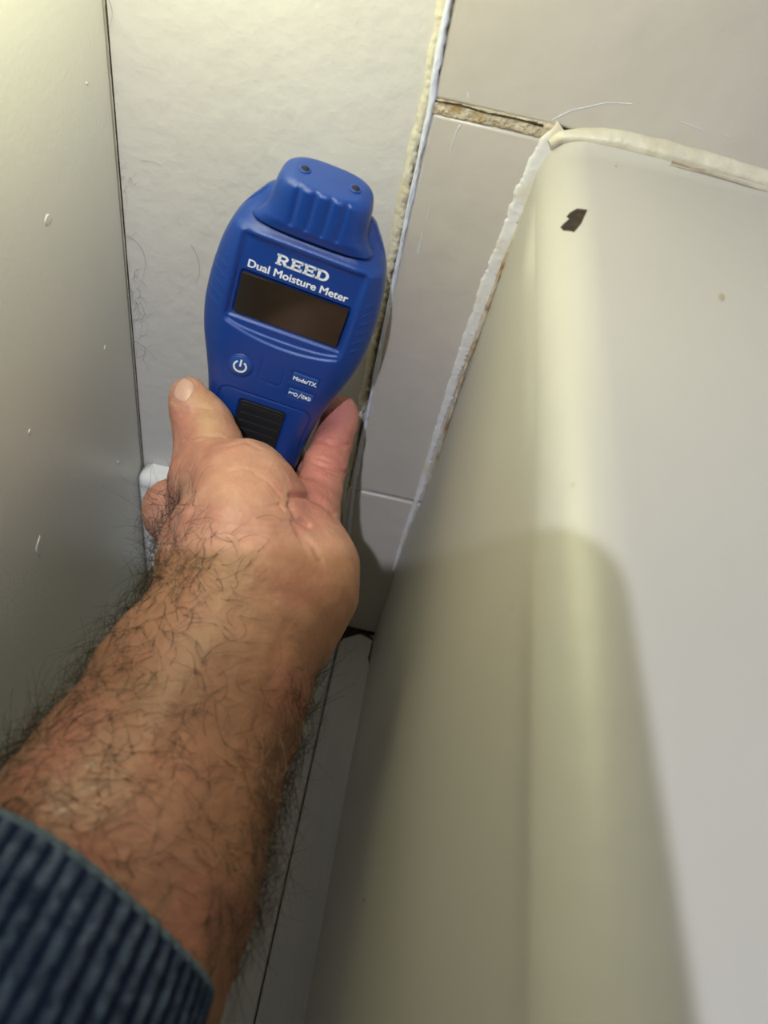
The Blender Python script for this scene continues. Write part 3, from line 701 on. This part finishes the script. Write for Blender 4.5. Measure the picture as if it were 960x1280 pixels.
hm2.polygons.foreach_set('use_smooth', np.ones(len(hm2.polygons), dtype=bool))
# skin pigment, plus shade painted onto the forearm
base_c = np.array([.54, .27, .185]); red = np.array([.48, .185, .145]); pale = np.array([.56, .34, .25]); arm_shade = np.array([.28, .125, .075])
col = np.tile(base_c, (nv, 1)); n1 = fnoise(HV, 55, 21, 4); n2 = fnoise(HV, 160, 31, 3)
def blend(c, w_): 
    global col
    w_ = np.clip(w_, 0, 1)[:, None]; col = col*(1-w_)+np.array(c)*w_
blend(arm_shade, sm(690, 880, PP[:, 1])*.8)  # forearm shade painted into the skin colour below the wrist
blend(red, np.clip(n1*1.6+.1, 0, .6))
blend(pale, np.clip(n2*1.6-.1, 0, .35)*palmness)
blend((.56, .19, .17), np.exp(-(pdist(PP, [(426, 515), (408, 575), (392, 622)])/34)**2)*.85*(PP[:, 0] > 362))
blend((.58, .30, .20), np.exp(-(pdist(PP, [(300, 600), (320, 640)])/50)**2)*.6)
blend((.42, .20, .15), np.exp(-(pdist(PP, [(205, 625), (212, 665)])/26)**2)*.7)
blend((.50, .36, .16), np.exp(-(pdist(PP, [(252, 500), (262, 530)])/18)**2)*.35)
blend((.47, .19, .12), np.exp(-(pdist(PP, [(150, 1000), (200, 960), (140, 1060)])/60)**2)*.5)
for c_, k in ([(78, 1013), .9], [(92, 1009), .5], [(100, 990), .6], [(113, 957), .6], [(64, 1010), .4], [(116, 985), .4]):
    blend((.78, .64, .48), (np.exp(-(((PP[:, 0]-c_[0])/6)**2+((PP[:, 1]-c_[1])/3)**2))*k*(.7+1.2*n2)))
blend((.62, .46, .40), (np.exp(-(pdist(PP, [(370, 655), (378, 668)])/8)**2)*.5*(n2*3+.6)))
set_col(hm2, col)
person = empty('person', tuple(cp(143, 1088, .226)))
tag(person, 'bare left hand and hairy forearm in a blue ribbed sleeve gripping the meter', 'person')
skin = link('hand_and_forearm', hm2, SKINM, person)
tris = np.array([p.vertices[:] for p in hm2.polygons if len(p.vertices) == 4])
hb_ = BVHTree.FromPolygons(HV2.tolist(), tris.tolist())
# thumb nail: laid on the tip
nl = []
nc_ = np.array([230, 487.5]); ax1 = np.array([.55, -.83]); ax2 = np.array([.83, .55])
VV = []; FF = []; n = 28
for ri, rr in enumerate([1.0, .97, .85, .6, .3, .02]):
    for k in range(n):
        a = 2*math.pi*k/n; cx_, sx_ = math.cos(a), math.sin(a)
        q = nc_+ax1*15.5*rr*np.sign(cx_)*abs(cx_)**.8+ax2*12.0*rr*np.sign(sx_)*abs(sx_)**.75
        h, nn = hit(hb_, *q)
        if h is None: h, nn = Vector(cp(q[0], q[1], .352)), Vector((0, 0, 0))
        VV.append(np.array(h)+np.array(nn)*([-.0005, .00005, .00018, .00024, .00026, .00026][ri]))
for ri in range(5):
    for k in range(n): FF.append((ri*n+k, ri*n+(k+1) % n, (ri+1)*n+(k+1) % n, (ri+1)*n+k))
FF.append(tuple(5*n+k for k in range(n)))
nme = mesh('thumb_nail', VV, FF); b = bmesh.new(); b.from_mesh(nme); bmesh.ops.recalc_face_normals(b, faces=b.faces); b.to_mesh(nme); b.free()
link('thumb_nail', nme, NAILM, skin, label='short pale thumb nail')
# arm hair ----------------------------------------------------------------
rs = np.random.RandomState(8)
PPd, _ = project(HV2); xx, yy = PPd.T
# arm direction in the picture
left_edge = np.interp(yy, [700, 721, 793, 920, 985, 1100], [213, 211, 160, 60, 0, -100]); right_edge = np.interp(yy, [700, 734, 840, 960, 1060, 1190, 1300], [440, 438, 388, 350, 320, 285, 250])
tpos = (xx-left_edge)/(right_edge-left_edge)
dens = np.zeros(nv)
arm = (yy > 690) & (yy < 1230) & (facing > -.75)
dens += arm*(1.0*np.exp(-(np.maximum(tpos, 0)/.34)**2)+.55*np.exp(-((tpos-.45)/.3)**2)*sm(740, 860, yy)+1.2*np.exp(-((tpos-1)/.10)**2)*sm(800, 850, yy)+.30*sm(830, 900, yy))
dens *= np.where((yy < 840) & (tpos > .55), .12, 1)
dens += 1.6*np.exp(-(pdist(PPd, [(203, 640), (218, 680), (232, 700), (215, 730)])/20)**2)*(facing > -.6)
dens += .45*np.exp(-(pdist(PPd, [(240, 640), (262, 660), (255, 700)])/30)**2)*(facing > 0)
dens *= (yy > 612)
dens *= 1+1.0*(np.clip(-facing+.25, 0, 1))
dens[(facing < -.75) | (yy > 1235) | (yy < 600)] = 0
NH = 4000
ridx = rs.choice(nv, NH, p=dens/dens.sum())
ARM = (cp(318, 745, .30)-cp(143, 1088, .226)); ARM /= np.linalg.norm(ARM)
paths = []; cols = []; rads = []
camdir = (O-HV2); camdir /= np.linalg.norm(camdir, axis=1)[:, None]
for i in ridx:
    p = HV2[i]+rs.normal(size=3)*.0003; nrm = HN[i]; t = rs.normal(size=3); t -= t.dot(nrm)*nrm; t /= np.linalg.norm(t)
    side = np.cross(ARM, nrm); side /= np.linalg.norm(side)+1e-9
    t = .9*t+.35*ARM*rs.normal()+.55*side*(1 if rs.rand() < .65 else -1); t /= np.linalg.norm(t)
    edge = abs(facing[i]) < .45
    L = rs.uniform(.007, .018)*(1.0 if not edge else 1.4); d = t*.95+nrm*(rs.uniform(.35, .8) if edge else rs.uniform(.12, .45)); d /= np.linalg.norm(d)
    curl = np.cross(nrm, d)*rs.normal()*2.3-nrm*rs.uniform(.2, .8)
    n = 12; P = [p-nrm*.0003]; q = p.copy()
    for k in range(n-1):
        d = d+curl*(1./(n-1))*.8+rs.normal(size=3)*.07; curl = curl-d*curl.dot(d);  d /= np.linalg.norm(d); q = q+d*L/(n-1); P.append(q.copy())
    P = np.array(P); hgt = (P[1:]-p)@nrm; P[1:] += np.maximum(0, .0005-hgt)[:, None]*nrm
    paths.append(P); rads.append(rs.uniform(.00007, .00011))
    wglint = rs.rand() < (.14 if tpos[i] < .35 else .05)
    cols.append((.42, .36, .28) if wglint else np.array([.060, .038, .026])*rs.uniform(.4, 1.1))  # pale strands: caught light painted into the hair colour
ho = link('arm_hair', tubes(paths, rads, cols), HAIRM, skin, kind='stuff', label='dark curly arm hair with a few strands painted pale as glints')
# sleeve ------------------------------------------------------------------
sc0 = cp(88, 1122, .205); sdir = -ARM*.98+np.array([0, 0, 0]); sdir /= np.linalg.norm(sdir)
vdir = (sc0-O)/np.linalg.norm(sc0-O); sx = np.cross(ARM, vdir); sx /= np.linalg.norm(sx); sy = np.cross(sx, sdir); 
if sy.dot(vdir) > 0: sy = -sy
nu_, nvv = 960, 200; NR = 58
th = np.linspace(0, 2*math.pi, nu_, endpoint=False); ll = np.concatenate([np.linspace(0, .004, 10), np.linspace(.0045, .15, nvv-10)])
RXs, RYs = .0445, .039
TH2, LL = np.meshgrid(th, ll); rows = len(ll)
rib = (.5+.5*np.cos(TH2*NR))**.8
q3 = np.stack([np.cos(TH2)*.05, np.sin(TH2)*.05, LL], -1).reshape(-1, 3)
fold = fnoise(q3, 22, 61, 3).reshape(TH2.shape); fine = fnoise(q3*[1, 1, 1], 420, 62, 2).reshape(TH2.shape)
edge_roll = np.where(LL < .003, -.0014*(1-LL/.003)**2, 0)
rr_ = rib*.0009+fold*.0035*sm(0, .03, LL)+edge_roll+fine*.00035+.012*LL/.15
wob = .0010*np.sin(TH2*3+1)-.007*np.cos(TH2)
PT = sc0+((RXs+rr_)*np.cos(TH2))[..., None]*sx+((RYs+rr_)*np.sin(TH2))[..., None]*sy+(LL+wob)[..., None]*sdir
inner = sc0+((RXs-.0022+0*rr_[0])*np.cos(TH2[0]))[..., None]*sx+((RYs-.0022)*np.sin(TH2[0]))[..., None]*sy+(wob[0]+.0006)[..., None]*sdir
inner2 = sc0+((RXs-.003)*np.cos(TH2[0]))[..., None]*sx+((RYs-.003)*np.sin(TH2[0]))[..., None]*sy+(wob[0]+.02)[..., None]*sdir
PT = np.concatenate([inner2[None], inner[None], PT], 0)
sme = mesh('sleeve', PT.reshape(-1, 3), grid_faces(len(PT), nu_, True))
b = bmesh.new(); b.from_mesh(sme); bmesh.ops.recalc_face_normals(b, faces=b.faces); b.to_mesh(sme); b.free()
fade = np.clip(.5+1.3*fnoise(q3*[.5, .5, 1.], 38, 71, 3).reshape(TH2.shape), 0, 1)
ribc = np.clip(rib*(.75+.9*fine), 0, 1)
dark = np.array([.006, .012, .045]); pale_blue = np.array([.085, .12, .20]); wash = np.array([.19, .24, .33])
cc = dark*(1-ribc[..., None])+(pale_blue*(1-.55*fade[..., None])+wash*.55*fade[..., None])*ribc[..., None]  # navy between the ribs, paler blue along them
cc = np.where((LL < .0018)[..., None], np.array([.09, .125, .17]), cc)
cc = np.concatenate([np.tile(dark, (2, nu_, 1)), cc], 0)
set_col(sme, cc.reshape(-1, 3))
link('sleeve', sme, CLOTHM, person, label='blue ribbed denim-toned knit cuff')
# ---------------------------------------------------------------- camera device as an unseen slab, enlarged and tilted to block the lamp
phx = R@np.array([1., .0, 0]); phy = R@np.array([0., 1., 0]); phz = R@np.array([0, 0, 1.])
rad = .011; pw_, phh, pt_ = .280, .250, .009
pts = []
for qx, qy, a0 in ((0, 0, 0), (-1, 0, 90), (-1, -1, 180), (0, -1, 270)):
    cx_ = -rad if qx == 0 else -pw_+rad; cy_ = -rad if qy == 0 else -phh+rad
    for k in range(9):
        a = math.radians(a0+90*k/8); pts.append((cx_+rad*math.cos(a), cy_+rad*math.sin(a)))
Vp = [BLOCKER+phx*(x+.075*y)+phy*y+phz*(z-.42*y) for z in (0, pt_) for x, y in pts]; n = len(pts)
pme = mesh('light_blocker', Vp, [tuple(range(n))[::-1], tuple(n+i for i in range(n))]+[(i, (i+1) % n, n+(i+1) % n, n+i) for i in range(n)], smooth=False)
tag(link('light_blocker', pme, BLOCKERM), 'unseen dark slab behind the lens, added and enlarged to cast the shadow on the tub', 'light blocker')
